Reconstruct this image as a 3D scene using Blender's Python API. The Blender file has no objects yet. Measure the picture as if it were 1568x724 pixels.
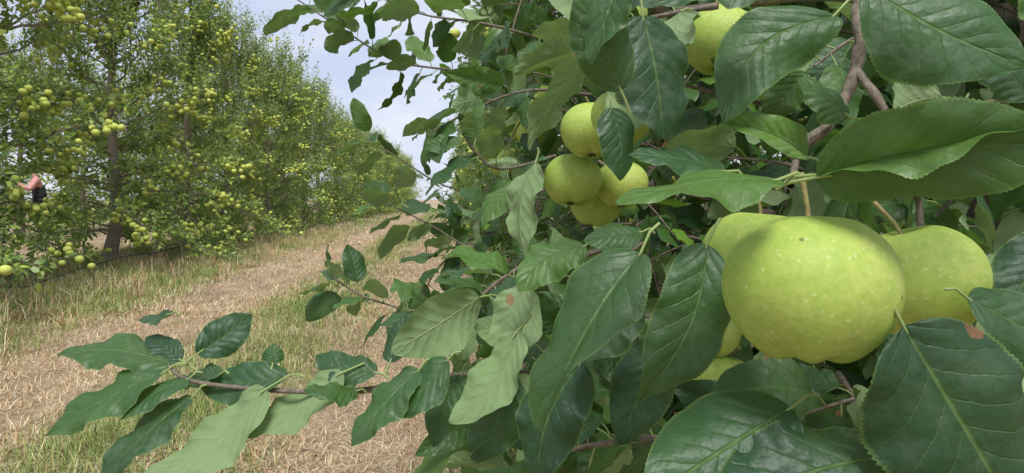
import bpy, math, numpy as np
from mathutils import Vector, Matrix
EYE = 0.9          # height of the viewpoint above the grass (m)
SK = 0.094         # orchard rows drift this much in x per metre of y
UP = np.array([0, 0, 1.0])

def norm(a):
    return a / np.maximum(np.linalg.norm(a, axis=-1, keepdims=True), 1e-9)

# ------------------------------------------------------------------ mesh buffer
class Buf:
    def __init__(s):
        s.v = []; s.f = []; s.uv = []; s.c = []; s.n = 0
    def add(s, v, f, uv=None, c=None, mat=0):
        v = np.asarray(v, float).reshape(-1, 3); n = len(v)
        if n == 0: return
        s.v.append(v)
        s.uv.append(np.zeros((n, 2)) if uv is None else np.asarray(uv).reshape(-1, 2))
        s.c.append(np.ones((n, 3)) * .5 if c is None else np.asarray(c).reshape(-1, 3))
        s.f.append((np.asarray(f) + s.n, mat)); s.n += n
    def mesh(s, name, mats, smooth=True):
        me = bpy.data.meshes.new(name)
        for m in mats: me.materials.append(m)
        if s.n == 0: return me
        V = np.concatenate(s.v); UV = np.concatenate(s.uv); C = np.concatenate(s.c)
        loops = []; starts = []; mi = []; off = 0
        for f, m in s.f:
            k = f.shape[1]
            loops.append(f.ravel()); starts.append(off + np.arange(len(f)) * k)
            off += f.size; mi.append(np.full(len(f), m))
        loops = np.concatenate(loops).astype(np.int32); starts = np.concatenate(starts).astype(np.int32)
        mi = np.concatenate(mi).astype(np.int32)
        me.vertices.add(len(V)); me.vertices.foreach_set('co', V.astype(np.float32).ravel())
        me.loops.add(len(loops)); me.loops.foreach_set('vertex_index', loops)
        me.polygons.add(len(starts)); me.polygons.foreach_set('loop_start', starts)
        me.polygons.foreach_set('material_index', mi)
        me.polygons.foreach_set('use_smooth', np.full(len(starts), smooth))
        me.update(calc_edges=True)
        ul = me.uv_layers.new(name='UVMap'); ul.data.foreach_set('uv', UV[loops].astype(np.float32).ravel())
        ca = me.color_attributes.new('Col', 'FLOAT_COLOR', 'POINT')
        ca.data.foreach_set('color', np.concatenate([C, np.ones((len(C), 1))], 1).astype(np.float32).ravel())
        return me

def add_obj(name, data, parent=None, loc=(0, 0, 0)):
    o = bpy.data.objects.new(name, data); bpy.context.scene.collection.objects.link(o)
    o.location = loc
    if parent: o.parent = parent
    return o

# ------------------------------------------------------------------ generators
def tubes(P, R, sides=5, cap=False):
    """P (B,n,3) R (B,n) -> verts, quads"""
    B, n, _ = P.shape
    T = norm(np.gradient(P, axis=1))
    ref = np.where(np.abs(T[:, :1, 2:3]) > .8, np.array([1., 0, 0]), np.array([0, 0, 1.]))
    ref = np.broadcast_to(ref, T.shape)
    U = norm(np.cross(T, ref)); W = np.cross(T, U)
    a = np.arange(sides) / sides * 2 * np.pi
    V = P[:, :, None] + R[:, :, None, None] * (U[:, :, None] * np.cos(a)[None, None, :, None] + W[:, :, None] * np.sin(a)[None, None, :, None])
    i = np.arange(n - 1)[:, None] * sides; j = np.arange(sides)[None]
    jn = (j + 1) % sides
    q = np.stack([i + j, i + jn, i + sides + jn, i + sides + j], -1).reshape(-1, 4)
    F = (q[None] + (np.arange(B) * n * sides)[:, None, None]).reshape(-1, 4)
    return V.reshape(-1, 3), F

TOOTH = np.random.default_rng(3).uniform(.25, 1.3, (200, 1))
def leaves(base, d, nrm, L, W, curl, fold, r, nu=4, nv=2, serr=0., wav=.03):
    N = len(base)
    d = norm(d); nrm = norm(nrm - (nrm * d).sum(-1, keepdims=True) * d); b = np.cross(nrm, d)
    L = np.broadcast_to(L, N).astype(float); W = np.broadcast_to(W, N).astype(float)
    curl = np.broadcast_to(curl, N).astype(float) + 1e-3; fold = np.broadcast_to(fold, N).astype(float)
    h = curl / 2
    d2 = d * np.cos(h)[:, None] + nrm * np.sin(h)[:, None]; n2 = nrm * np.cos(h)[:, None] - d * np.sin(h)[:, None]
    Lc = L * h / np.sin(h)
    t = np.linspace(0, 1, nu + 1); s = np.linspace(-1, 1, nv + 1)
    w = (t ** .50) * ((1 - t) ** .60) * (1 - .45 * t ** 5); w = w / w.max(); w[0] = .03; w[-1] = .0
    tt, ss = np.meshgrid(t, s, indexing='ij')
    ww = np.repeat(w[:, None], nv + 1, 1)
    if serr > 0:
        tooth = ((np.arange(nu + 1) % 2) * 2 - 1)[:, None] * serr * TOOTH[:nu + 1] * (np.abs(ss) > .99)
        ww = ww * (1 + tooth)
    c = curl[:, None, None]
    ph = r.uniform(0, 6.28, N)[:, None, None]; ph2 = r.uniform(0, 6.28, N)[:, None, None]
    fr = r.uniform(1.2, 2.6, N)[:, None, None]
    x = Lc[:, None, None] * np.sin(c * tt) / c
    z = -Lc[:, None, None] * (1 - np.cos(c * tt)) / c
    y = ss[None] * ww[None] * (W * L)[:, None, None] / 2
    fo = fold[:, None, None] * (1 + .3 * np.sin(ph2 + 3 * tt))
    lift = np.abs(y) * np.sin(fo) - (y ** 2) / (L[:, None, None]) * 1.4
    lift = lift + wav * L[:, None, None] * ww[None] * (np.abs(ss) ** 1.5)[None] * np.sin(fr * 6.28 * tt + ph + ss * 1.3)
    if nu > 20:   # quilting between side veins, finer edge ripple
        sa = np.abs(ss)[None]
        lift = lift + .0045 * L[:, None, None] * np.sin(np.pi * sa) * np.abs(np.sin(np.pi * (7.5 * tt[None] - 1.9 * sa ** .8)))
        lift = lift + .012 * L[:, None, None] * ww[None] * sa ** 3 * np.sin(fr * 19 * tt + ph2 - ss * 2)
    y = y * np.cos(fo)
    twist = r.normal(0, .3, N)[:, None, None] * tt
    y, lift = y * np.cos(twist) - lift * np.sin(twist), y * np.sin(twist) + lift * np.cos(twist)
    sway = r.normal(0, .06, N)[:, None, None] * L[:, None, None] * np.sin(np.pi * tt)
    nx, nz = np.sin(c * tt), np.cos(c * tt)
    X = x + lift * nx; Z = z + lift * nz; Y = y + sway
    V = base[:, None, None] + X[..., None] * d2[:, None, None] + Y[..., None] * b[:, None, None] + Z[..., None] * n2[:, None, None]
    UV = np.broadcast_to(np.stack([tt, ss * .5 + .5], -1)[None], (N,) + tt.shape + (2,))
    m = nv + 1
    i = np.arange(nu)[:, None] * m; j = np.arange(nv)[None]
    q = np.stack([i + j, i + m + j, i + m + j + 1, i + j + 1], -1).reshape(-1, 4)
    F = (q[None] + (np.arange(N) * (nu + 1) * m)[:, None, None]).reshape(-1, 4)
    return V.reshape(-1, 3), F, UV.reshape(-1, 2), (nu + 1) * m

def apple_template(nph, nth):
    th = np.linspace(0, np.pi, nth + 1); ph = np.arange(nph) / nph * 2 * np.pi
    T, Pp = np.meshgrid(th, ph, indexing='ij')
    rad = np.sin(T) * (1 + .035 * np.cos(T)) * (1 + .04 * np.cos(5 * Pp + .5 * np.sin(Pp)) * ((1 - np.cos(T)) / 2) ** 3 + .02 * np.cos(2 * Pp + 1))
    z = .90 * np.cos(T) - .20 * np.exp(-(T / .27) ** 2) + .13 * np.exp(-((np.pi - T) / .26) ** 2) \
        - .03 * np.cos(5 * Pp + .5 * np.sin(Pp)) * np.exp(-((np.pi - T - .5) / .3) ** 2) + .02 * np.sin(Pp) * np.sin(T)
    V = np.stack([rad * np.cos(Pp), rad * np.sin(Pp), z], -1).reshape(-1, 3)
    i = np.arange(nth)[:, None] * nph; j = np.arange(nph)[None]; jn = (j + 1) % nph
    q = np.stack([i + j, i + nph + j, i + nph + jn, i + jn], -1).reshape(-1, 4)
    uv = np.stack([Pp / 6.2832, T / np.pi], -1).reshape(-1, 2)
    return V, q, uv

def add_apples(buf, cen, rad, axis, r, nph=12, nth=8, cols=None, mat=0, yaw=None):
    V, q, uv = apple_template(nph, nth); N = len(cen)
    if N == 0: return
    axis = norm(axis); a = norm(np.cross(axis, np.array([.3, 1, .1]))); b = np.cross(axis, a)
    if yaw is None: yaw = r.uniform(0, 6.28, N)
    ca, sa = np.cos(yaw)[:, None], np.sin(yaw)[:, None]
    a, b = a * ca + b * sa, b * ca - a * sa
    P = cen[:, None] + rad[:, None, None] * (V[None, :, :1] * a[:, None] + V[None, :, 1:2] * b[:, None] + V[None, :, 2:] * axis[:, None])
    F = (q[None] + (np.arange(N) * len(V))[:, None, None]).reshape(-1, 4)
    if cols is None: cols = r.uniform(0, 1, (N, 3))
    buf.add(P, F, np.tile(uv, (N, 1)), np.repeat(cols, len(V), 0), mat)

def leaves_on(buf, P, m, Lm, r, nu, nv, serr=0., keep=None, tone=(0, 1), wav=.03, up=.8, t0=.08, droop=.35, Wm=.56, curlm=.5, pet=None):
    """alternate leaves along polylines P (B,n,3)"""
    B, n, _ = P.shape
    t = np.linspace(t0, 1, m)[None] + r.normal(0, .01, (B, m)); t = np.clip(t, 0, .999)
    k = t * (n - 1); i = np.floor(k).astype(int); fr = (k - i)[..., None]
    bi = np.arange(B)[:, None]
    pos = P[bi, i] * (1 - fr) + P[bi, np.minimum(i + 1, n - 1)] * fr
    tan = norm(P[bi, np.minimum(i + 1, n - 1)] - P[bi, i])
    pos = pos.reshape(-1, 3); tan = tan.reshape(-1, 3); N = len(pos)
    az = (np.arange(m)[None] * 2.4 + r.uniform(0, 6.28, (B, 1))).ravel() + r.normal(0, .3, N)
    rf = np.where(np.abs(tan[:, 2:3]) > .9, np.array([1., 0, 0]), UP)
    u = norm(np.cross(tan, rf)); w = np.cross(tan, u)
    perp = u * np.cos(az)[:, None] + w * np.sin(az)[:, None]
    tend = (t.ravel() ** 3)[:, None]
    d = norm(tan * (.45 + .6 * tend) + perp * .9 - UP * droop + r.normal(0, .2, (N, 3)))
    nr = norm(UP * up + tan * .55 - perp * .15 + r.normal(0, .35, (N, 3)))
    nr = nr * np.where(r.uniform(0, 1, (N, 1)) < .12, -1., 1.)
    L = Lm * r.uniform(.62, 1.12, N) * np.where(t.ravel() > .93, .7, 1)
    pl = L * r.uniform(.15, .32, N)
    base = pos + (norm(perp + tan * .5) * pl[:, None])
    if keep is not None:
        kk = keep(base + d * L[:, None] * .5)
        pos, base, d, nr, L, tan, perp, tend = [q[kk] for q in (pos, base, d, nr, L, tan, perp, tend)]
        N = len(base)
    if N == 0: return
    V, F, UV, k = leaves(base, d, nr, L, Wm * r.uniform(.85, 1.15, N), r.normal(curlm, .35, N), r.uniform(.1, .6, N), r, nu, nv, serr, wav)
    c = np.stack([r.uniform(tone[0], tone[1], N), r.uniform(0, 1, N), r.uniform(0, 1, N)], -1)
    c[:, 0] = np.clip(c[:, 0] + .25 * tend[:, 0], 0, 1)
    buf.add(V, F, UV, np.repeat(c, k, 0))
    if pet is not None:
        PP = np.stack([pos, (pos + base) / 2 + UP * L[:, None] * .02, base], 1)
        v, f = tubes(PP, np.full((N, 3), .0007) * (L[:, None] / .07), 4)
        pet.add(v, f)

# ------------------------------------------------------------------ materials
def newmat(name):
    m = bpy.data.materials.new(name); m.use_nodes = True
    nt = m.node_tree; nt.nodes.clear()
    out = nt.nodes.new('ShaderNodeOutputMaterial')
    return m, nt, out
class NT:
    def __init__(s, nt): s.nt = nt
    def n(s, typ, **kw):
        nd = s.nt.nodes.new(typ)
        for k, v in kw.items(): setattr(nd, k, v)
        return nd
    def l(s, a, b): s.nt.links.new(a, b)
    def val(s, sock, x):
        if hasattr(x, 'is_linked') or isinstance(x, bpy.types.NodeSocket): s.l(x, sock)
        else: sock.default_value = x
    def math(s, op, a, b=0., c=0., clamp=False):
        nd = s.n('ShaderNodeMath', operation=op, use_clamp=clamp)
        s.val(nd.inputs[0], a); s.val(nd.inputs[1], b); s.val(nd.inputs[2], c); return nd.outputs[0]
    def mix(s, f, a, b, blend='MIX'):
        nd = s.n('ShaderNodeMix', data_type='RGBA', blend_type=blend)
        s.val(nd.inputs[0], f); s.val(nd.inputs[6], a if not isinstance(a, tuple) else (*a, 1)); s.val(nd.inputs[7], b if not isinstance(b, tuple) else (*b, 1)); return nd.outputs[2]
    def noise(s, scale, detail=4, vec=None, rough=.55):
        nd = s.n('ShaderNodeTexNoise'); nd.inputs['Scale'].default_value = scale
        nd.inputs['Detail'].default_value = detail; nd.inputs['Roughness'].default_value = rough
        if vec is not None: s.l(vec, nd.inputs['Vector'])
        return nd.outputs['Fac']
    def ramp(s, f, lo, hi):
        nd = s.n('ShaderNodeMapRange'); s.val(nd.inputs[0], f); nd.inputs[1].default_value = lo; nd.inputs[2].default_value = hi
        return nd.outputs[0]

def leaf_mat(name, dark, light, under, rough=.44, transl=.25, detail=True):
    m, nt, out = newmat(name); g = NT(nt)
    at = g.n('ShaderNodeAttribute', attribute_name='Col'); sep = g.n('ShaderNodeSeparateColor'); g.l(at.outputs['Color'], sep.inputs[0])
    tone, r2, r3 = sep.outputs
    col = g.mix(tone, dark, light)
    col = g.mix(1., col, g.mix(r2, (.55, .62, .75), (1.35, 1.25, 1.0)), 'MULTIPLY')
    geo = g.n('ShaderNodeNewGeometry')
    und = g.mix(g.math('MULTIPLY', tone, .5), under, light)
    bump = None
    if detail:
        uv = g.n('ShaderNodeUVMap'); sx = g.n('ShaderNodeSeparateXYZ'); g.l(uv.outputs[0], sx.inputs[0])
        t = sx.outputs[0]; s_ = g.math('ABSOLUTE', g.math('MULTIPLY_ADD', sx.outputs[1], 2., -1.))
        tc = g.n('ShaderNodeTexCoord')
        dn = g.noise(75, 3, tc.outputs['Object'], .75)
        ph = g.math('SUBTRACT', g.math('MULTIPLY', t, 7.5), g.math('MULTIPLY', g.math('POWER', s_, .8), 1.9))
        ph = g.math('ADD', ph, g.math('MULTIPLY', r3, 1.3))
        ph = g.math('ADD', ph, g.math('MULTIPLY', dn, .35))
        fr = g.math('ABSOLUTE', g.math('SUBTRACT', g.math('FRACT', ph), .5))       # .5 at vein
        vein = g.math('MULTIPLY', g.ramp(fr, .45, .5), g.ramp(s_, 1.0, .5))
        mid = g.ramp(s_, .045, .0)
        vn = g.math('MAXIMUM', mid, g.math('MULTIPLY', vein, .4))
        col = g.mix(g.math('MULTIPLY', vn, .6), col, g.mix(.35, light, (.24, .34, .12)))
        und = g.mix(g.math('MULTIPLY', vn, .6), und, (.38, .46, .22))
        rim = g.math('MULTIPLY', g.ramp(s_, .94, 1.0), .5)
        col = g.mix(rim, col, (.22, .34, .07))
        dust = g.math('MULTIPLY', g.ramp(dn, .42, .72), g.math('MULTIPLY_ADD', r3, .34, .05))
        col = g.mix(dust, col, (.17, .22, .16))
        blot = g.ramp(g.noise(24, 2, tc.outputs['Object']), .45, .68)
        col = g.mix(g.math('MULTIPLY', blot, .22), col, g.mix(.35, col, (.15, .25, .04)))
        vo = g.n('ShaderNodeTexVoronoi'); vo.inputs['Scale'].default_value = 26; g.l(tc.outputs['Object'], vo.inputs['Vector'])
        spn = g.math('ADD', vo.outputs['Distance'], g.math('MULTIPLY', dn, .2))
        sc = g.n('ShaderNodeSeparateColor'); g.l(vo.outputs['Color'], sc.inputs[0])
        spot = g.math('MULTIPLY', g.math('LESS_THAN', spn, .2), g.math('GREATER_THAN', sc.outputs[0], .82))
        col = g.mix(g.math('MULTIPLY', spot, .8), col, (.22, .10, .04)); und = g.mix(g.math('MULTIPLY', spot, .8), und, (.28, .14, .06))
        hgt = g.math('ADD', g.math('MULTIPLY', vn, -.8), g.math('MULTIPLY', g.ramp(fr, .1, .5), -.5))
        hgt = g.math('ADD', hgt, g.math('MULTIPLY', g.noise(230, 1, tc.outputs['Object']), .9))
        bp = g.n('ShaderNodeBump'); bp.inputs['Strength'].default_value = .7; bp.inputs['Distance'].default_value = .001
        g.l(hgt, bp.inputs['Height']); bump = bp.outputs[0]
    full = g.mix(geo.outputs['Backfacing'], col, und)
    p = g.n('ShaderNodeBsdfPrincipled'); g.l(full, p.inputs['Base Color'])
    rg = g.math('MULTIPLY_ADD', geo.outputs['Backfacing'], .3, rough)
    if detail: rg = g.math('MULTIPLY_ADD', dust, .8, rg)
    g.l(rg, p.inputs['Roughness'])
    p.inputs['Specular IOR Level'].default_value = .45
    tr = g.n('ShaderNodeBsdfTranslucent'); g.l(g.mix(.6, full, (.2, .38, .03)), tr.inputs['Color'])
    if bump: g.l(bump, p.inputs['Normal'])
    mx = g.n('ShaderNodeMixShader'); mx.inputs[0].default_value = transl
    g.l(p.outputs[0], mx.inputs[1]); g.l(tr.outputs[0], mx.inputs[2]); g.l(mx.outputs[0], out.inputs[0])
    return m

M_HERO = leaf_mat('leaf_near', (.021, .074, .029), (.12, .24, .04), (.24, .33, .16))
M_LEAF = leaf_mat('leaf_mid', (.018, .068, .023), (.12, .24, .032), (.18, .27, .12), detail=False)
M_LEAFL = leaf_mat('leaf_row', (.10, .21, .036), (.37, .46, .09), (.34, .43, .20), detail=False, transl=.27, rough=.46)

def apple_mat(name, hero):
    m, nt, out = newmat(name); g = NT(nt)
    tc = g.n('ShaderNodeTexCoord'); at = g.n('ShaderNodeAttribute', attribute_name='Col')
    sep = g.n('ShaderNodeSeparateColor'); g.l(at.outputs['Color'], sep.inputs[0])
    ca, cb = ((.26, .40, .06), (.45, .53, .11)) if hero else ((.38, .48, .08), (.62, .64, .16))
    col = g.mix(g.math('MULTIPLY_ADD', sep.outputs[0], .6, .2), ca, cb)
    p = g.n('ShaderNodeBsdfPrincipled')
    if hero:
        uv = g.n('ShaderNodeUVMap'); sx = g.n('ShaderNodeSeparateXYZ'); g.l(uv.outputs[0], sx.inputs[0])
        n1 = g.noise(22, 3, tc.outputs['Object']); 
        col = g.mix(g.ramp(n1, .35, .7), col, (.46, .53, .13))
        col = g.mix(g.math('MULTIPLY', g.ramp(g.noise(200, 3, tc.outputs['Object'], .7), .38, .68), .5), col, (.22, .36, .05))
        vo = g.n('ShaderNodeTexVoronoi'); vo.inputs['Scale'].default_value = 240; g.l(tc.outputs['Object'], vo.inputs['Vector'])
        dot = g.ramp(vo.outputs['Distance'], .24, .1)
        col = g.mix(g.math('MULTIPLY', dot, .45), col, (.58, .65, .32))
        v2 = g.n('ShaderNodeTexVoronoi'); v2.inputs['Scale'].default_value = 75; g.l(tc.outputs['Object'], v2.inputs['Vector'])
        sc = g.n('ShaderNodeSeparateColor'); g.l(v2.outputs['Color'], sc.inputs[0])
        sp = g.math('MULTIPLY', g.math('LESS_THAN', v2.outputs['Distance'], .08), g.math('GREATER_THAN', sc.outputs[0], .7))
        col = g.mix(g.math('MULTIPLY', sp, .7), col, (.12, .09, .03))
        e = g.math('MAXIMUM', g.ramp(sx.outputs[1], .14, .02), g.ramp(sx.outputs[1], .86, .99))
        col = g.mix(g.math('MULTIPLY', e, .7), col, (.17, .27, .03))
        bp = g.n('ShaderNodeBump'); bp.inputs['Strength'].default_value = .4; bp.inputs['Distance'].default_value = .0006
        g.l(g.noise(300, 2, tc.outputs['Object']), bp.inputs['Height']); g.l(bp.outputs[0], p.inputs['Normal'])
    g.l(col, p.inputs['Base Color']); p.inputs['Roughness'].default_value = .56; p.inputs['Specular IOR Level'].default_value = .3
    g.l(p.outputs[0], out.inputs[0]); return m
M_APPLE = apple_mat('apple_skin', True); M_APPLE2 = apple_mat('apple_skin_row', False)

def simple_mat(name, a, b, scale, rough=.85, bump=.5, dist=.003, attr=False):
    m, nt, out = newmat(name); g = NT(nt); tc = g.n('ShaderNodeTexCoord')
    n = g.noise(scale, 4, tc.outputs['Object'], .65)
    col = g.mix(g.ramp(n, .3, .7), a, b)
    if attr:
        at = g.n('ShaderNodeAttribute', attribute_name='Col'); col = g.mix(1., col, at.outputs['Color'], 'MULTIPLY')
    p = g.n('ShaderNodeBsdfPrincipled'); g.l(col, p.inputs['Base Color']); p.inputs['Roughness'].default_value = rough
    if bump:
        bp = g.n('ShaderNodeBump'); bp.inputs['Strength'].default_value = bump; bp.inputs['Distance'].default_value = dist
        g.l(n, bp.inputs['Height']); g.l(bp.outputs[0], p.inputs['Normal'])
    g.l(p.outputs[0], out.inputs[0]); return m
M_BARK = simple_mat('bark', (.17, .14, .105), (.36, .31, .24), 60)
M_TWIG = simple_mat('twig_bark', (.07, .054, .037), (.22, .18, .13), 150, .75, .8, .002)
M_PET = simple_mat('petiole', (.20, .30, .08), (.28, .33, .12), 200, .5, 0)
M_STALK = simple_mat('stalk', (.20, .12, .05), (.28, .27, .08), 300, .6, .3, .0005)
M_CALYX = simple_mat('calyx', (.05, .035, .02), (.13, .09, .05), 400)

# ------------------------------------------------------------------ trees
def gen_tree(seed, H, spread, nl, ns, m, leafL, lod, clusters, whips, keep=None, tone=(0, 1), shoot=(.14, .42), apr=.036, lowz=.22, limbr=1., akeep=None, skirt=0):
    r = np.random.default_rng(seed)
    wood, lf, ap = Buf(), Buf(), Buf()
    nt = 9; zt = np.linspace(0, H * .93, nt)
    tx = np.cumsum(r.normal(0, .035, nt)); ty = np.cumsum(r.normal(0, .035, nt)); tx -= tx[0]; ty -= ty[0]
    TP = np.stack([tx, ty, zt], -1)
    rad = .075 * (1 - zt / H) ** .8 + .008; rad[0] *= 1.35
    v, f = tubes(TP[None], rad[None], 10); wood.add(v, f)
    h = lowz + (H * .92 - lowz) * np.linspace(0, 1, nl) ** 1.15 + r.normal(0, .05, nl); h = np.clip(h, .2, H * .93)
    if skirt: h[:skirt] = r.uniform(.35, .95, skirt)
    hh = h / H
    az = np.arange(nl) * 2.39996 + r.normal(0, .35, nl)
    Ln = spread * (1.08 - .66 * hh ** 1.5) * r.uniform(.5, 1.2, nl)
    el = r.uniform(.05, .45, nl) + hh * .45
    bend = -.38 + .75 * hh + r.normal(0, .08, nl)
    if skirt: Ln[:skirt] *= 1.12; bend[:skirt] = r.uniform(-.75, -.35, skirt)
    t = np.linspace(0, 1, 7)
    org = np.stack([np.interp(h, zt, tx), np.interp(h, zt, ty), h], -1)
    ra = np.stack([np.cos(az), np.sin(az), 0 * az], -1)
    side = np.stack([-np.sin(az), np.cos(az), 0 * az], -1) * r.normal(0, .18, nl)[:, None]
    LP = org[:, None] + Ln[:, None, None] * (ra[:, None] * (np.cos(el)[:, None] * t)[..., None] + side[:, None] * (t ** 2)[None, :, None]
        + UP * ((np.sin(el)[:, None] * t + bend[:, None] * t ** 2))[..., None])
    LP[:, :, 2] = np.maximum(LP[:, :, 2], .18)
    LP = LP + np.concatenate([np.zeros((nl, 1, 3)), r.normal(0, .018, (nl, 6, 3))], 1)
    LR = (.013 * (1 - t) + .003)[None] * r.uniform(.8, 1.3, (nl, 1)) * limbr
    if keep is not None:
        ok = keep(LP.reshape(-1, 3)).reshape(nl, 7)
        cut = np.cumprod(ok, 1).astype(bool); cut[:, 0] = True
        last = cut.sum(1) - 1
        for i in range(nl): LP[i, last[i] + 1:] = LP[i, last[i]] + (np.arange(6 - last[i])[:, None] + 1) * .0005 * ra[i]
    v, f = tubes(LP, LR, 6); wood.add(v, f)
    bi = np.repeat(np.arange(nl), ns); tp = r.uniform(.1, 1, nl * ns) ** .75; k = tp * 5.999; i = k.astype(int); fr = (k - i)[:, None]
    o = LP[bi, i] * (1 - fr) + LP[bi, i + 1] * fr; tan = norm(LP[bi, i + 1] - LP[bi, i] + 1e-6)
    B = len(o); hz = (o[:, 2] / H)[:, None]
    dr = norm(tan * .5 + r.normal(0, .6, (B, 3)) + UP * (.05 + 1.0 * hz) + ra[bi] * .2)
    sl = r.uniform(shoot[0], shoot[1], B) * (1 + .5 * hz[:, 0])
    ts = np.linspace(0, 1, 5)[None, :, None]
    SP = o[:, None] + dr[:, None] * sl[:, None, None] * ts + UP * ((hz * .35 - .14)[:, None] * sl[:, None, None] * ts ** 2)
    if keep is not None:
        kk = keep(SP[:, -1]) & keep(SP[:, 2]); SP = SP[kk]; B = len(SP)
    SP[:, :, 2] = np.maximum(SP[:, :, 2], .1)
    v, f = tubes(SP, np.linspace(.003, .0012, 5)[None] * np.ones((B, 1)), 3); wood.add(v, f)
    nu, nv = lod
    leaves_on(lf, SP, m, leafL, r, nu, nv, keep=keep, tone=tone)
    if whips:
        hw = r.uniform(.5, .93, whips) * H; aw = r.uniform(0, 6.28, whips); rr = r.uniform(0, .95, whips) * spread * (1.1 - .6 * hw / H)
        o = np.stack([np.interp(hw, zt, tx) + rr * np.cos(aw), np.interp(hw, zt, ty) + rr * np.sin(aw), hw + r.uniform(-.2, .1, whips)], -1)
        dr = norm(UP + r.normal(0, .12, (whips, 3))); sl = r.uniform(.45, 1.25, whips)
        WP = o[:, None] + dr[:, None] * sl[:, None, None] * ts + r.normal(0, .02, (whips, 1, 3)) * ts ** 2
        if keep is not None: WP = WP[keep(WP[:, -1])]
        if len(WP):
            v, f = tubes(WP, np.linspace(.006, .0015, 5)[None] * np.ones((len(WP), 1)), 4); wood.add(v, f)
            leaves_on(lf, WP, int(m * 2.2), leafL * .9, r, nu, nv, keep=keep, tone=tone, droop=-.25, Wm=.46)
    if clusters:
        cand = np.where((hh < .85))[0]
        bi = r.choice(cand, clusters); tp = r.uniform(.6, 1, clusters); k = tp * 5.999; i = k.astype(int); fr = (k - i)[:, None]
        o = LP[bi, i] * (1 - fr) + LP[bi, i + 1] * fr + ra[bi] * .16
        n = 1 + (r.exponential(2.6, clusters)).astype(int).clip(0, 9); C = np.repeat(o, n, 0); N = len(C)
        C = C + r.normal(0, 1, (N, 3)) * np.array([.075, .075, .055]) - UP * .03
        R = r.uniform(.75, 1.1, N) * apr
        kk = C[:, 2] > .22; C = C[kk]; R = R[kk]
        if keep is not None: kk = keep(C); C = C[kk]; R = R[kk]
        if akeep is not None: kk = akeep(C); C = C[kk]; R = R[kk]
        N = len(C)
        if N: add_apples(ap, C, R, norm(UP + r.normal(0, .35, (N, 3))), r)
    return wood, lf, ap

def tree_meshes(tag, res, leafmat):
    w, l, a = res
    return (w.mesh(tag + '_wood', [M_BARK]), l.mesh(tag + '_leaves', [leafmat]), a.mesh(tag + '_apples', [M_APPLE2]))
def place_tree(ms, loc, rot, sc=1.0):
    e = add_obj('apple_tree', None, loc=loc); e.empty_display_size = .3
    e.rotation_euler[2] = rot; e.scale = (sc, sc, sc)
    for nm, me in zip(('trunk_and_limbs', 'leaves', 'apples'), ms):
        if len(me.vertices): add_obj(nm, me, e)
    return e
def row(lat, y): return lat - SK * y

# ------------------------------------------------------------------ ground
def gh(x, y):
    lat = x + SK * y
    z = .10 * np.exp(-((lat + 4.6) / .8) ** 2) + .10 * np.exp(-((lat - 1.1) / .6) ** 2)
    z += .035 * np.exp(-((lat + 1.1) / .45) ** 2) - .02 * np.exp(-((lat + .25) / .25) ** 2) - .025 * np.exp(-((lat + 1.95) / .3) ** 2)
    z += .015 * np.sin(x * 3.1 + 1) * np.sin(y * 2.3) + .01 * np.sin(x * 7 + y * 5) + .006 * np.sin(x * 17 - y * 13)
    return z
def vnoise(x, y, seed):
    r = np.random.default_rng(seed); T = r.uniform(0, 1, (256, 256))
    xi = np.floor(x).astype(int); yi = np.floor(y).astype(int); fx = x - xi; fy = y - yi
    fx = fx * fx * (3 - 2 * fx); fy = fy * fy * (3 - 2 * fy)
    a = T[xi % 256, yi % 256]; b = T[(xi + 1) % 256, yi % 256]; c = T[xi % 256, (yi + 1) % 256]; d = T[(xi + 1) % 256, (yi + 1) % 256]
    return (a * (1 - fx) + b * fx) * (1 - fy) + (c * (1 - fx) + d * fx) * fy
def greenness(x, y):
    lat = x + SK * y
    n = vnoise(x * 1.3, y * .8, 3) * .5 + vnoise(x * 4, y * 3, 4) * .5
    g = .30 + .65 * np.exp(-((lat + 1.1) / .42) ** 2) + .40 * np.exp(-((lat + 3.1) / .6) ** 2) + .6 * np.exp(-((lat + 4.6) / .9) ** 2) + .3 * np.exp(-((lat - 1.0) / .7) ** 2)
    g -= .40 * np.exp(-((lat + .2) / .3) ** 2) + .45 * np.exp(-((lat + 2.0) / .42) ** 2)
    return np.clip(g * (.1 + 1.7 * n) - .12, 0, 1)

def axis_pts(lo, hi, fine_lo, fine_hi, step):
    a = np.arange(fine_lo, fine_hi, step); out = list(a); s = step; p = fine_lo
    L = []
    while p > lo: s *= 1.35; p -= s; L.append(p)
    s = step; p = a[-1]; R = []
    while p < hi: s *= 1.35; p += s; R.append(p)
    return np.array(L[::-1] + out + R)
gx = axis_pts(-700, 700, -9, 4, .09); gy = axis_pts(-300, 1200, -1, 16, .09)
GX, GY = np.meshgrid(gx, gy, indexing='ij')
fade = np.clip(1 - (np.abs(GY) - 60) / 60, 0, 1)
GZ = gh(GX, GY) * fade
gn = greenness(GX, GY)[..., None]
near = np.array([.60, .475, .32]); grn = np.array([.20, .21, .08]); soil = np.array([.30, .215, .135])
nn = (vnoise(GX * 2.2, GY * 1.5, 8) * .35 + vnoise(GX * 5, GY * 5, 9) * .35 + vnoise(GX * 11, GY * 11, 10) * .3)[..., None]
nn = np.clip((nn - .5) * 1.5 + .55, 0, 1)
gc = (near * nn + soil * (1 - nn)) * (1 - gn * .8) + grn * gn * .8
gb = Buf(); ny = len(gy)
i = np.arange(len(gx) - 1)[:, None] * ny; j = np.arange(ny - 1)[None]
gb.add(np.stack([GX, GY, GZ], -1), np.stack([i + j, i + ny + j, i + ny + j + 1, i + j + 1], -1).reshape(-1, 4), None, gc)
M_GROUND = simple_mat('dry_ground', (.55, .50, .45), (1.15, 1.12, 1.1), 45, .95, .9, .03, attr=True)
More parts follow.
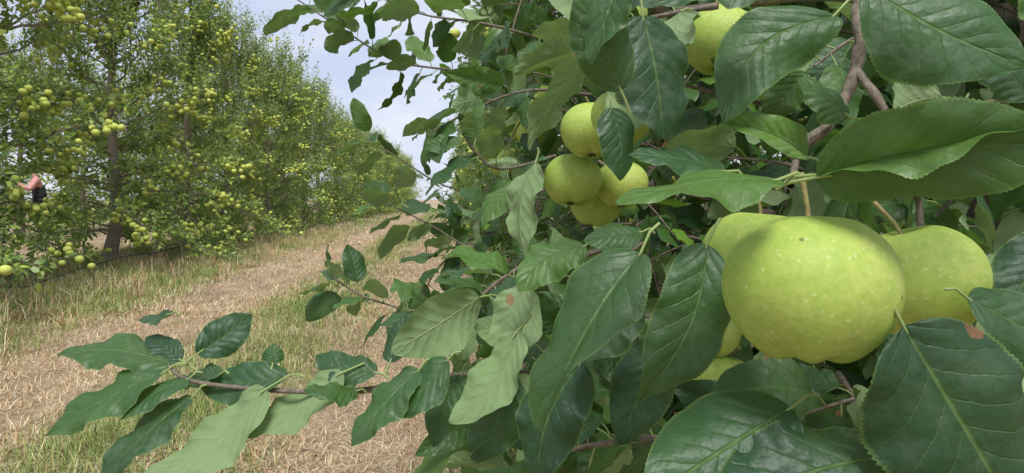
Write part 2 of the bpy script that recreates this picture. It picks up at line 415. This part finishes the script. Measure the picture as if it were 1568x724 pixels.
add_obj('ground', gb.mesh('ground', [M_GROUND]))

# grass, straw litter
M_BLADE, nt, out = newmat('grass_blade'); g = NT(nt)
at = g.n('ShaderNodeAttribute', attribute_name='Col'); p = g.n('ShaderNodeBsdfPrincipled'); g.l(at.outputs['Color'], p.inputs['Base Color']); p.inputs['Roughness'].default_value = .6
g.l(p.outputs[0], out.inputs[0])

def blades(buf, x, y, L, wd, lean, col, r):
    N = len(x); a = r.uniform(0, 6.28, N); z = gh(x, y)
    hd = np.stack([np.cos(a), np.sin(a), 0 * a], -1); sd = np.stack([-np.sin(a + r.normal(0, .3, N)), np.cos(a), 0 * a], -1)
    b = np.stack([x, y, z + .002], -1)
    mid = b + L[:, None] * (.5 * hd * np.sin(lean)[:, None] * .8 + .55 * UP * np.cos(lean)[:, None])
    tip = b + L[:, None] * (hd * np.sin(lean * 1.25)[:, None] + UP * np.maximum(np.cos(lean * 1.3), .0)[:, None] * .9)
    tip[:, 2] = np.maximum(tip[:, 2], z + .006); mid[:, 2] = np.maximum(mid[:, 2], z + .008)
    w = wd[:, None] / 2
    V = np.stack([b - sd * w, b + sd * w, mid + sd * w * .8, mid - sd * w * .8, tip], 1)
    o = (np.arange(N) * 5)[:, None]
    c = np.repeat(col, 5, 0)
    n0 = buf.n
    buf.add(V, o + np.array([[0, 1, 2, 3]]), None, c)
    buf.f.append((np.concatenate([o + np.array([[3, 2, 4]])]) + n0, 0))
r = np.random.default_rng(21)
gr = Buf()
STRAW = np.array([[.72, .57, .35], [.58, .43, .24], [.80, .67, .46], [.42, .25, .13], [.66, .54, .29], [.54, .34, .17]])
GREEN = np.array([[.21, .29, .07], [.30, .37, .10], [.42, .44, .14], [.15, .25, .05]])
def field(N, y0, y1, latlo, lathi, Ls, ws, r):
    y = y0 + (y1 - y0) * r.uniform(0, 1, N) ** 1.5; lat = r.uniform(latlo, lathi, N); x = lat - SK * y
    gg = greenness(x, y); isg = r.uniform(0, 1, N) < gg * .85
    tall = .6 * np.exp(-((lat + 3.4) / .5) ** 2) + .8 * np.exp(-((lat + 4.8) / 1.2) ** 2) + .15 * np.exp(-((lat + 1.1) / .4) ** 2) + .5 * np.exp(-((lat - 1.0) / .6) ** 2)
    tall *= .1 + 1.5 * vnoise(x * 1.7, y * 1.7, 5) ** 2
    L = r.uniform(.03, .10, N) * Ls + tall * r.uniform(.02, .15, N)
    lean = np.where(isg, np.abs(r.normal(.6, .4, N)), np.where(tall > .5, np.abs(r.normal(.9, .45, N)), np.abs(r.normal(1.2, .3, N))))
    lean = np.clip(lean, 0, 1.5)
    col = np.where(isg[:, None], GREEN[r.integers(0, 4, N)], STRAW[r.integers(0, 6, N)]) * r.uniform(.65, 1.15, (N, 1))
    k = np.clip(.45 + 1.1 * vnoise(x * 3, y * 3, 6) * vnoise(x * 1.1, y * 1.1, 16) * 1.6 + gg - .25, 0, 1) > r.uniform(0, 1, N)
    blades(gr, x[k], y[k], L[k], (ws * r.uniform(.6, 1.3, N))[k], lean[k], col[k], r)
field(190000, 1.6, 6, -5.6, 1.4, 1.1, .0028, r)
field(100000, 5, 14, -6.5, 1.6, 1.2, .0055, r)
field(40000, 13, 45, -7, 1.6, 1.4, .015, r)
nt_ = 600; ty_ = 2 + 16 * r.uniform(0, 1, nt_) ** 1.2; tl = np.where(r.uniform(0, 1, nt_) < .7, r.normal(-3.4, .5, nt_), r.normal(-1.1, .45, nt_))
k = 34; X = np.repeat(tl - SK * ty_, k) + r.normal(0, .05, nt_ * k); Y = np.repeat(ty_, k) + r.normal(0, .05, nt_ * k)
sc = np.repeat(np.where(tl < -2.3, r.uniform(.4, 1.4, nt_), r.uniform(.2, .6, nt_)), k)
tg = np.repeat(r.uniform(0, 1, nt_) < .42, k)
col = np.where((tg & (r.uniform(0, 1, nt_ * k) < .85))[:, None], GREEN[r.integers(0, 4, nt_ * k)], STRAW[r.integers(0, 6, nt_ * k)]) * r.uniform(.75, 1.15, (nt_ * k, 1))
blades(gr, X, Y, sc * r.uniform(.08, .26, nt_ * k), np.full(nt_ * k, .0045), np.abs(r.normal(.65, .4, nt_ * k)), col, r)
add_obj('grass', gr.mesh('grass', [M_BLADE], smooth=False))

yy = np.linspace(-2, 40, 160); hx = row(-4.05, yy) + .06 * np.sin(yy * 1.3); hz = gh(hx, yy) + .04 + .08 * np.abs(np.sin(yy * .5)) 
hb = Buf(); v, f = tubes(np.stack([hx, yy, hz], -1)[None], np.full((1, 160), .008), 8); hb.add(v, f)
M_HOSE = simple_mat('hose_plastic', (.02, .02, .022), (.04, .04, .045), 30, .4, 0)
add_obj('irrigation_hose', hb.mesh('hose', [M_HOSE]))

# ------------------------------------------------------------------ orchard rows
def gap_keep(tx_, ty_):      # a natural opening in the canopy between the 1st and 2nd trees
    a = np.array([-3.9, 5.45, .98]) - np.array([tx_, ty_, 0]); b = np.array([-9.0, 12.45, 1.22]) - np.array([tx_, ty_, 0]); ab = b - a
    def k(P):
        t = np.clip(((P - a) @ ab) / (ab @ ab), 0, 1); d = P - (a + t[:, None] * ab)
        return np.sqrt((d[:, 0]) ** 2 + d[:, 1] ** 2 + d[:, 2] ** 2) > .17
    return k
Y0, DY = 6.3, 2.45
kx = [row(-4.6, Y0 + DY * k) for k in range(2)]
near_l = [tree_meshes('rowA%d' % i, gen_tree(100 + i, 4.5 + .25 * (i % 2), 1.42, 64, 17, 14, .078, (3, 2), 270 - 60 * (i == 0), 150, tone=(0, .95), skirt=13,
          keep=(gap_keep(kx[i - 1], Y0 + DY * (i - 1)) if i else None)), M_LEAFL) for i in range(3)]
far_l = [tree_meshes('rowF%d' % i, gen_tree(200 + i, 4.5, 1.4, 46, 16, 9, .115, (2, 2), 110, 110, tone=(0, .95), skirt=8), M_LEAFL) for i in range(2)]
rr = np.random.default_rng(5)
for k in range(-1, 26):
    y = Y0 + DY * k
    ms = near_l[(k + 1) % 3] if k < 5 else far_l[k % 2]
    fixed = k in (0, 1)
    x = row(-4.6, y) + (0 if fixed else float(rr.normal(0, .08)))
    place_tree(ms, (x, y, 0 if fixed else float(gh(x, y)) - .02), 0 if fixed else float(rr.uniform(0, 6.28)), 1. if fixed else float(rr.uniform(.90, 1.06)))
for k in range(0, 14):
    y = 5 + 2.7 * k
    for lat in (-10.4, 7.0):
        x = row(lat, y); place_tree(far_l[(k + 1) % 2], (x, y, 0), float(rr.uniform(0, 6.28)), float(rr.uniform(.9, 1.0)))
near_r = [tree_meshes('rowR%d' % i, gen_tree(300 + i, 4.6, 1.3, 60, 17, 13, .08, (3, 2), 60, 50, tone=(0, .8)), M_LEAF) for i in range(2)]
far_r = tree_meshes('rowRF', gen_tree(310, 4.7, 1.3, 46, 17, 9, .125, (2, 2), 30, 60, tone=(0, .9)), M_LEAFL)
for k in range(1, 20):
    y = 1.55 + 2.5 * k; x = row(1.25, y)
    place_tree(near_r[k % 2] if k < 4 else far_r, (x, y, float(gh(x, y)) - .02), float(rr.uniform(0, 6.28)), float(rr.uniform(.93, 1.03)))

# ------------------------------------------------------------------ nearest tree (right)
TX, TY = 1.12, 1.5
def keep_near(P):
    x = P[:, 0] + TX; y = P[:, 1] + TY; z = P[:, 2]
    a = x > -.04 - .05 * y + .07 * np.sin(z * 7 + y * 5)
    b = (y > .98) | ((x > .42) & (y > .58)) | (x > .9)
    return a & b & (y > -2.5) & (z > .05)
TREE = add_obj('apple_tree', None, loc=(TX, TY, 0))
w, l, a = gen_tree(400, 4.3, 1.75, 60, 15, 12, .08, (5, 2), 50, 20, keep=keep_near, tone=(0, .6), limbr=.8, akeep=lambda C: C[:, 1] + TY > 1.35)
fr_ = np.random.default_rng(91)
NF = 900
FO = np.stack([fr_.uniform(-.15, 1.7, NF), fr_.uniform(.62, 2.1, NF), fr_.uniform(.1, 1.75, NF)], -1) - np.array([TX, TY, 0])
fdir = norm(fr_.normal(0, .6, (NF, 3)) + np.array([-.5, -.4, -.05])); ts = np.linspace(0, 1, 5)[None, :, None]
FP = FO[:, None] + fdir[:, None] * fr_.uniform(.12, .34, NF)[:, None, None] * ts - UP * .05 * ts ** 2
FP = FP[keep_near(FP[:, -1]) & keep_near(FP[:, 0])]
v, f = tubes(FP, np.linspace(.003, .0012, 5)[None] * np.ones((len(FP), 1)), 4); w.add(v, f)
leaves_on(l, FP, 10, .080, fr_, 8, 4, keep=keep_near, tone=(0, .6), droop=.5, Wm=.58, wav=.04)
add_obj('trunk_and_limbs', w.mesh('near_wood', [M_TWIG]), TREE); add_obj('leaves', l.mesh('near_leaves', [M_LEAF]), TREE); add_obj('apples', a.mesh('near_apples', [M_APPLE2]), TREE)

# branches reaching out toward the alley; coordinates in mm, z relative to eye height
def W(p): return np.array([p[0] / 1000, p[1] / 1000, p[2] / 1000 + EYE])
def smooth_poly(pts, n=14):
    P = np.array([W(p) for p in pts]); m = len(P)
    if m == 2: P = np.array([P[0], (P[0] + P[1]) / 2 + UP * .004, P[1]]); m = 3
    s = np.linspace(0, m - 1, n); out = []
    for q in s:
        i = min(int(q), m - 2); t = q - i
        p0 = P[max(i - 1, 0)]; p1 = P[i]; p2 = P[i + 1]; p3 = P[min(i + 2, m - 1)]
        out.append(.5 * ((2 * p1) + (-p0 + p2) * t + (2 * p0 - 5 * p1 + 4 * p2 - p3) * t * t + (-p0 + 3 * p1 - 3 * p2 + p3) * t ** 3))
    return np.array(out)
twig, hl, pet = Buf(), Buf(), Buf()
hr = np.random.default_rng(77)
def stem(pts, r0, r1, n=14, sides=8):
    P = smooth_poly(pts, n); R = np.linspace(r0, r1, n) * (1 + .12 * np.sin(np.arange(n) * 2.1))
    v, f = tubes(P[None], R[None], sides); twig.add(v, f); return P
stem([(230, 900, 260), (230, 480, 150), (222, 420, 116), (218, 415, 82), (200, 410, 48), (183, 415, 33)], .0044, .0034, 30, 12)
stem([(218, 415, 82), (225, 400, 60), (240, 400, 28), (262, 420, -5), (250, 400, -60), (262, 420, -95)], .0030, .0020, 24)
stem([(300, 600, -160), (215, 380, -146), (135, 290, -119)], .0028, .002)
stem([(200, 410, 48), (160, 360, 30), (128, 300, 6)], .0022, .0016)
stem([(600, 1300, -100), (300, 900, -90), (190, 600, -105), (91, 550, -96)], .005, .002, 20)

LF = [ # base, tip (mm), normal, width, curl, fold, tone
 ((110,270,8),(39,246,-2),(.1,-.35,.95),.36,.4,.12,.85),
 ((125,268,9),(194,222,18),(.1,-.80,-.35),.46,-.25,.35,.30),
 ((126,268,10),(196,226,30),(-.25,-.35,.95),.26,.15,.1,.85),
 ((157,262,-51),(206,262,-133),(-.25,-.9,.35),.60,.35,.25,.05),
 ((230,330,-50),(284,325,-82),(0,-.8,.6),.5,.4,.2,.1),
 ((162,300,98),(220,280,57),(-.1,-.9,.3),.55,.3,.15,.1),
 ((228,300,110),(250,270,52),(.3,-.8,-.5),.4,.5,.3,.8),
 ((163,330,93),(105,325,38),(-.2,-.9,.35),.40,.45,.25,.15),
 ((84,420,118),(96,415,38),(.1,-.95,.2),.62,.35,.2,.0),
 ((124,300,97),(63,300,90),(0,-.5,.8),.35,.3,.1,.2),
 ((170,330,42),(141,325,60),(0,-.9,.3),.52,.4,.2,.35),
 ((108,330,14),(58,325,22),(0,-.7,.7),.46,.5,.2,.05),
 ((153,340,22),(107,335,40),(-.2,-.8,.5),.42,.9,.6,.75),
 ((158,350,13),(182,340,26),(0,-.8,.6),.6,.3,.2,.2),
 ((76,500,70),(82,495,14),(.2,-.9,.1),.5,.3,.2,.05),
 ((18,500,28),(9,490,-42),(.75,.6,-.1),.45,-.7,.35,.45),
 ((4,550,13),(-25,545,-23),(-.3,-.6,.7),.5,.5,.2,.7),
 ((64,325,-27),(14,310,-112),(-.65,-.7,.3),.42,.75,.6,.3),
 ((103,345,-24),(65,335,-103),(-.2,-.95,.2),.38,.5,.3,.1),
 ((128,300,-96),(57,285,-133),(-.1,-.6,.8),.52,.4,.15,.0),
 ((165,280,-110),(78,270,-140),(0,-.5,.85),.42,.4,.2,.05),
 ((4,430,-86),(-40,415,-142),(.5,.5,-.65),.42,.5,.2,.6),
 ((0,450,-120),(-25,440,-178),(-.4,-.8,.4),.5,.5,.25,.15),
 ((42,400,-100),(15,390,-170),(-.3,-.9,.3),.46,.5,.2,.05),
 ((47,420,-30),(4,410,-58),(-.2,-.6,.75),.5,.5,.2,.45),
 ((80,400,-20),(44,400,-26),(0,-.6,.8),.55,.5,.2,.3),
 ((73,385,-55),(37,375,-94),(-.3,-.85,.4),.52,.5,.2,.1),
 ((95,420,-90),(66,400,-150),(-.1,-.9,.35),.46,.5,.2,.05),
 ((10,460,-60),(-8,455,-112),(.6,.7,-.3),.48,-.5,.25,.25),
 ((60,360,60),(35,350,112),(-.2,-.9,.2),.45,.4,.2,.25),
 ((62,350,128),(42,345,70),(-.6,-.75,.1),.42,.5,.45,.2),
 ((262,380,55),(230,360,10),(0,-.9,.3),.5,.4,.2,.1),
 ((300,380,60),(262,370,90),(0,-.9,.3),.5,.4,.2,.1),
 ((300,360,-20),(262,350,-60),(-.2,-.9,.3),.5,.4,.2,.0),
 ((-267,500,-133),(-346,485,-176),(0,-.55,.8),.34,.6,.3,.15),
 ((-264,510,-130),(-362,520,-124),(0,-.35,.9),.34,.5,.2,.3),
 ((-242,495,-150),(-297,470,-205),(-.3,-.6,.7),.38,.5,.3,.1),
 ((-184,490,-142),(-261,460,-195),(-.3,.5,-.8),.36,.5,.2,.35),
 ((-247,500,-137),(-288,480,-163),(0,-.5,.8),.4,.6,.2,.1),
 ((-174,505,-137),(-246,515,-147),(.1,-.65,.75),.38,.5,.2,.0),
 ((-246,510,-121),(-211,530,-94),(.2,-.9,.2),.6,-.4,.5,.0),
 ((-270,520,-91),(-300,525,-97),(0,-.5,.8),.4,-.5,.3,.1),
 ((-261,515,-127),(-297,530,-112),(0,-.7,.6),.42,.5,.2,.05),
 ((-187,510,-130),(-190,520,-115),(0,-.9,.4),.8,.5,.2,.1),
 ((-132,510,-135),(-208,480,-172),(-.2,.5,-.8),.34,.6,.3,.35),
 ((-107,515,-137),(-159,530,-127),(0,-.7,.7),.46,.4,.2,.05),
 ((-97,520,-130),(-87,540,-95),(-.4,-.85,.1),.55,.3,.2,.05),
 ((-69,485,-127),(-113,460,-174),(-.4,-.6,.6),.42,.6,.3,.2),
 ((-47,480,-118),(-92,475,-156),(-.2,-.7,.6),.48,.5,.2,.05),
 ((-120,505,-148),(-150,470,-138),(0,-.5,.8),.4,.5,.2,.2),
 ((-40,520,-140),(-60,500,-190),(-.3,-.8,.4),.45,.5,.2,.1),
 ((-225,505,-135),(-262,520,-150),(0,-.6,.8),.4,.5,.3,.2),
]
A = np.array([W(q[0]) for q in LF]); T = np.array([W(q[1]) for q in LF]); NR = np.array([q[2] for q in LF], float)
D = T - A; L = np.linalg.norm(D, axis=1)
V, F, UV, k = leaves(A, D, NR, L, np.array([q[3] for q in LF]) * 1.25, np.array([q[4] for q in LF]), np.array([q[5] for q in LF]), hr, 96, 12, .02, .05)
C = np.stack([np.array([q[6] for q in LF]), hr.uniform(.2, .9, len(LF)), hr.uniform(.1, 1, len(LF))], -1)
hl.add(V, F, UV, np.repeat(C, k, 0))
dn = norm(D); e1 = A - dn * (L * .12)[:, None] + NR * .002; e2 = A - dn * (L * .2)[:, None] - UP * .002
v, f = tubes(np.stack([e2, e1, A, A + dn * .006], 1), np.array([[.0009, .0008, .0008, .0006]]) * np.ones((len(LF), 1)), 6); pet.add(v, f)

low = stem([(350, 1100, -200), (90, 700, -170), (28, 600, -159), (-46, 550, -148), (-116, 520, -152), (-167, 500, -147), (-242, 500, -140), (-264, 502, -128)], .0042, .0012, 34)
SH = [ # points, leaves, leaf length m, tone
 ([(150,1250,150),(-70,1100,209),(-191,1100,231),(-279,1080,280),(-378,1080,346)], 34, .075, (.2,.7)),
 ([(150,1100,240),(-24,1000,265),(-144,1000,285),(-240,1000,330)], 22, .078, (.1,.6)),
 ([(50,1500,40),(-118,1400,21),(-248,1350,94),(-302,1350,125)], 14, .075, (.1,.6)),
 ([(150,1200,-150),(-26,1100,-105),(-136,1100,-44),(-224,1100,0)], 19, .068, (0,.4)),
 ([(200,1000,-190),(-4,900,-171),(-120,900,-157),(-202,900,-135),(-247,900,-108)], 20, .068, (0,.35)),
 ([(100,1300,-100),(-40,1200,-60),(-120,1150,-110),(-150,1100,-160)], 14, .075, (0,.4)),
 ([(60,900,60),(-20,850,40),(-60,830,80)], 9, .07, (0,.4)),
 ([(120,1000,160),(20,900,150),(-60,900,120),(-110,880,90)], 14, .075, (0,.4)),
 ([(158,500,148),(64,550,135)], 7, .08, (0,.3)),
 ([(100,550,-34),(23,520,-58),(-12,520,-82)], 8, .075, (0,.4)),
 ([(120,600,-105),(71,550,-110),(25,530,-124)], 9, .078, (0,.3)),
 ([(233,500,-178),(133,500,-182),(58,500,-180)], 12, .08, (0,.3)),
 ([(358,500,-158),(288,500,-148),(213,500,-168)], 12, .08, (0,.3)),
 ([(349,450,70),(308,500,62),(258,500,38)], 10, .08, (0,.3)),
 ([(378,480,-28),(358,500,-108)], 9, .08, (0,.3)),
 ([(250,600,83),(150,620,113),(90,640,150)], 9, .078, (0,.3)),
 ([(273,650,36),(250,600,-15)], 8, .078, (0,.3)),
 ([(97,450,-165),(-2,450,-185)], 9, .08, (0,.3)),
 ([(400,700,150),(300,560,140),(250,540,110)], 10, .08, (0,.3)),
 ([(60,800,-120),(0,700,-200),(-40,650,-240)], 12, .078, (0,.3)),
 ([(30,700,-60),(-20,680,-90),(-60,660,-130)], 10, .07, (0,.4)),
 ([(420,600,60),(380,540,20),(330,520,-20)], 9, .08, (0,.3)),
 ([(330,650,0),(260,600,30),(200,620,40)], 9, .08, (0,.3)),
 ([(180,900,-60),(120,860,-90),(60,840,-80)], 9, .078, (0,.3)),
]
for pts, m, ll, tone in SH:
    P = stem(pts, .0026, .0011, 14, 6)
    leaves_on(hl, P[None], m, ll, hr, 44, 6, .025, tone=tone, wav=.05, up=.5, t0=.2, droop=.45, curlm=.65, pet=pet, Wm=.6)
o = add_obj('outer_twigs', twig.mesh('twigs', [M_TWIG]), TREE); o.location = (-TX, -TY, 0)
o = add_obj('outer_leaves', hl.mesh('outer_leaves', [M_HERO]), TREE); o.location = (-TX, -TY, 0)
o = add_obj('petioles', pet.mesh('petioles', [M_PET]), TREE); o.location = (-TX, -TY, 0)

# ------------------------------------------------------------------ near apples
AP = [ # centre mm, radius mm, axis
 ((132,290,-39),37.5,(.05,.10,1)), ((236,380,-47),36,(-.25,.1,1)), ((160,425,-38),35,(.1,0,1)),
 ((79,850,25),38,(.1,.2,1)), ((97,800,84),38,(0,.2,1)), ((148,885,20),36,(0,.1,1)), ((118,925,-7),36,(.2,0,1)),
 ((64,1300,195),36,(0,0,1)), ((48,1330,165),34,(.2,0,1)), ((190,600,146),35,(.1,.2,1)), ((130,800,224),36,(0,0,1)), 
 ((222,730,-148),32,(.1,0,1)), ((233,725,-200),33,(.3,0,1)), ((87,750,-217),13,(0,0,1)), ((98,760,-222),12,(.2,0,1)),
 ((-20,1500,85),34,(0,0,1)), ((20,1500,165),34,(0,0,1)), ((40,1480,150),34,(.3,0,1)), ((-60,1700,130),34,(0,0,1)), ((-30,1650,110),33,(.2,0,1)),
 ((120,720,90),34,(.2,0,1)),
]
for c, rad, ax in AP:
    b = Buf(); ax = norm(np.array(ax, float)); rr_ = rad / 1000
    col = np.array([[hr.uniform(.2, .8), .5, .5]])
    add_apples(b, np.zeros((1, 3)), np.array([rr_]), ax[None], hr, 64, 40, col, 0, yaw=np.array([hr.uniform(0, 6.28)]))
    lean = hr.normal(0, .004, 3)
    P = np.array([ax * rr_ * .64, ax * rr_ * .95 + lean * .4, ax * rr_ * 1.35 + lean * 1.6]); 
    v, f = tubes(P[None], np.array([[.0014, .0011, .0015]]), 8); b.add(v, f, mat=1)
    B0 = -ax * rr_ * .78; u = norm(np.cross(ax, np.array([1., .2, 0]))); w_ = np.cross(ax, u)
    for q in range(5):
        an = q * 1.2566; dd = u * math.cos(an) + w_ * math.sin(an)
        P = np.array([B0 + dd * rr_ * .05, B0 + dd * rr_ * .11 - ax * rr_ * .05, B0 + dd * rr_ * .06 - ax * rr_ * .11])
        v, f = tubes(P[None], np.array([[.0016, .0012, .0003]]) * rr_ / .036, 5); b.add(v, f, mat=2)
    add_obj('apple', b.mesh('apple', [M_APPLE, M_STALK, M_CALYX]), None, tuple(W(c)))

# ------------------------------------------------------------------ picker behind the left row
def person(loc, yaw):
    def pmat(name, c, rgh=.8): return simple_mat(name, tuple(.8 * q for q in c), tuple(1.15 * q for q in c), 25, rgh, .3, .004)
    skin = pmat('skin', (.50, .29, .20), .55); shirt = pmat('pink_shirt', (.62, .30, .27)); dark = pmat('dark_clothes', (.02, .02, .024)); hair = pmat('hair', (.03, .02, .015)); shoe = pmat('shoes', (.05, .045, .04))
    root = add_obj('person', None, loc=loc); root.rotation_euler[2] = yaw
    def skinm(name, verts, edges, rads, mat):
        me = bpy.data.meshes.new(name); me.from_pydata(verts, edges, []); o = add_obj(name, me, root); me.materials.append(mat)
        md = o.modifiers.new('s', 'SKIN'); md.use_smooth_shade = True
        for i_, rr__ in enumerate(rads):
            me.skin_vertices[0].data[i_].radius = (rr__, rr__ * (.75 if rr__ > .09 else 1)); 
        me.skin_vertices[0].data[0].use_root = True
        s = o.modifiers.new('ss', 'SUBSURF'); s.levels = 2; s.render_levels = 2
        return o
    skinm('legs', [(0, 0, .88), (.09, 0, .84), (.11, -.02, .46), (.11, 0, .08), (-.09, 0, .84), (-.12, .03, .46), (-.12, .04, .08)], [(0, 1), (1, 2), (2, 3), (0, 4), (4, 5), (5, 6)], [.12, .10, .065, .045, .10, .065, .045], dark)
    skinm('torso', [(0, 0, .86), (0, -.03, 1.05), (0, -.06, 1.22), (.16, -.07, 1.28), (.24, -.18, 1.08), (.22, -.36, 1.18), (-.16, -.07, 1.28), (-.26, -.16, 1.08), (-.2, -.36, 1.24)], [(0, 1), (1, 2), (2, 3), (3, 4), (4, 5), (2, 6), (6, 7), (7, 8)], [.14, .125, .14, .065, .05, .04, .065, .05, .04], shirt)
    skinm('vest', [(0, .012, .84), (0, -.018, 1.03), (0, -.05, 1.2)], [(0, 1), (1, 2)], [.17, .165, .165], dark)
    skinm('neck', [(0, -.07, 1.28), (0, -.10, 1.42)], [(0, 1)], [.055, .05], skin)
    for sx_, base in ((1, (.22, -.36, 1.18)), (-1, (-.2, -.36, 1.24))):
        bx, by, bz = base; vs = [(bx, by, bz), (bx, by - .08, bz + .02)]; ed = [(0, 1)]; rd = [.03, .036]
        for q in range(4):
            ox = (q - 1.5) * .02; n_ = len(vs)
            vs += [(bx + ox, by - .12, bz + .03), (bx + ox, by - .155, bz + .015), (bx + ox, by - .17 + .01 * abs(q - 1.5), bz - .01)]
            ed += [(1, n_), (n_, n_ + 1), (n_ + 1, n_ + 2)]; rd += [.011, .009, .008]
        n_ = len(vs); vs += [(bx - sx_ * .045, by - .08, bz + .01), (bx - sx_ * .055, by - .11, bz + .01)]; ed += [(1, n_), (n_, n_ + 1)]; rd += [.012, .01]
        skinm('hand', vs, ed, rd, skin)
    hb_ = Buf(); th = np.linspace(0, np.pi, 25); ph = np.arange(32) / 32 * 2 * np.pi; Tm, Pm = np.meshgrid(th, ph, indexing='ij')
    X_ = .075 * np.sin(Tm) * np.cos(Pm); Y_ = .095 * np.sin(Tm) * np.sin(Pm); Z_ = .12 * np.cos(Tm)
    X_ *= 1 - .25 * np.clip(-Z_ / .12, 0, 1); face = np.clip(-Y_ / .095, 0, 1)
    Y_ -= .022 * np.exp(-(X_ / .014) ** 2 - ((Z_ + .02) / .028) ** 2) * face
    Y_ += .010 * (np.exp(-((np.abs(X_) - .032) / .014) ** 2 - ((Z_ - .01) / .014) ** 2)) * face
    Y_ -= .007 * np.exp(-(X_ / .025) ** 2 - ((Z_ + .062) / .008) ** 2) * face
    ii = np.arange(24)[:, None] * 32; jj = np.arange(32)[None]; jn = (jj + 1) % 32
    q4 = np.stack([ii + jj, ii + 32 + jj, ii + 32 + jn, ii + jn], -1).reshape(-1, 4)
    hb_.add(np.stack([X_, Y_, Z_], -1), q4, mat=0)
    Xh = .083 * np.sin(Tm) * np.cos(Pm); Yh = .102 * np.sin(Tm) * np.sin(Pm) + .012; Zh = .125 * np.cos(Tm) + .008
    hm = (Yh.ravel()[q4].mean(1) > -.015) | (Zh.ravel()[q4].mean(1) > .075)
    hb_.add(np.stack([Xh, Yh, Zh], -1), q4[hm], mat=1)
    for s_ in (-1, 1):
        v_, f_, _ = apple_template(10, 8); hb_.add(v_ * np.array([.012, .02, .03]) + np.array([s_ * .078, .005, -.01]), f_, mat=0)
        hb_.add(v_ * .010 + np.array([s_ * .031, -.082, .012]), f_, mat=2)
    hm_ = hb_.mesh('head', [skin, hair, dark]); ho = add_obj('head', hm_, root, (0, -.12, 1.5)); ho.rotation_euler[0] = .15
    for s_, y_ in ((.11, 0), (-.12, .04)):
        v_, f_, _ = apple_template(14, 10); bb = Buf(); bb.add(v_ * np.array([.048, .13, .045]) + np.array([s_, y_ - .05, .045]), f_); add_obj('shoe', bb.mesh('shoe', [shoe]), root)
person((-9.1, 12.6, -.0), math.radians(-50))

# ------------------------------------------------------------------ light, sky, camera
S = Vector((.04, -.54, .84)).normalized()
sun = bpy.data.lights.new('sun', 'SUN'); sun.energy = 3.7; sun.angle = math.radians(20); sun.color = (1, .98, .94)
so = add_obj('sun', sun, loc=(0, 0, 12)); so.rotation_euler = S.to_track_quat('Z', 'Y').to_euler()
wd = bpy.data.worlds.new('World'); bpy.context.scene.world = wd; wd.use_nodes = True
nt = wd.node_tree; nt.nodes.clear(); g = NT(nt)
out = g.n('ShaderNodeOutputWorld'); bg = g.n('ShaderNodeBackground'); sky = g.n('ShaderNodeTexSky', sky_type='NISHITA')
sky.sun_disc = False; sky.sun_elevation = math.asin(S.z); sky.sun_rotation = math.atan2(S.x, S.y) % (2 * math.pi)
tc = g.n('ShaderNodeTexCoord'); mp = g.n('ShaderNodeMapping'); mp.inputs['Scale'].default_value = (1, 1, 2.6); g.l(tc.outputs['Generated'], mp.inputs[0])
n1 = g.noise(5., 4, mp.outputs[0], .55)
cl = g.mix(g.ramp(n1, .36, .64), (4.3, 4.8, 6.2), (5.8, 6.0, 6.7))
g.l(g.mix(.88, sky.outputs[0], cl), bg.inputs[0]); bg.inputs[1].default_value = .15
g.l(bg.outputs[0], out.inputs[0])

cam = bpy.data.cameras.new('camera'); cam.lens = 22.96; cam.sensor_width = 36; cam.clip_start = .02; cam.clip_end = 3000
cam.shift_y = -.0364
co = add_obj('camera', cam, loc=(0, 0, EYE)); co.rotation_euler = (math.radians(90), 0, 0)
bpy.context.scene.camera = co
vs = bpy.context.scene.view_settings; vs.view_transform = 'Standard'; vs.look = 'None'; vs.exposure = 0
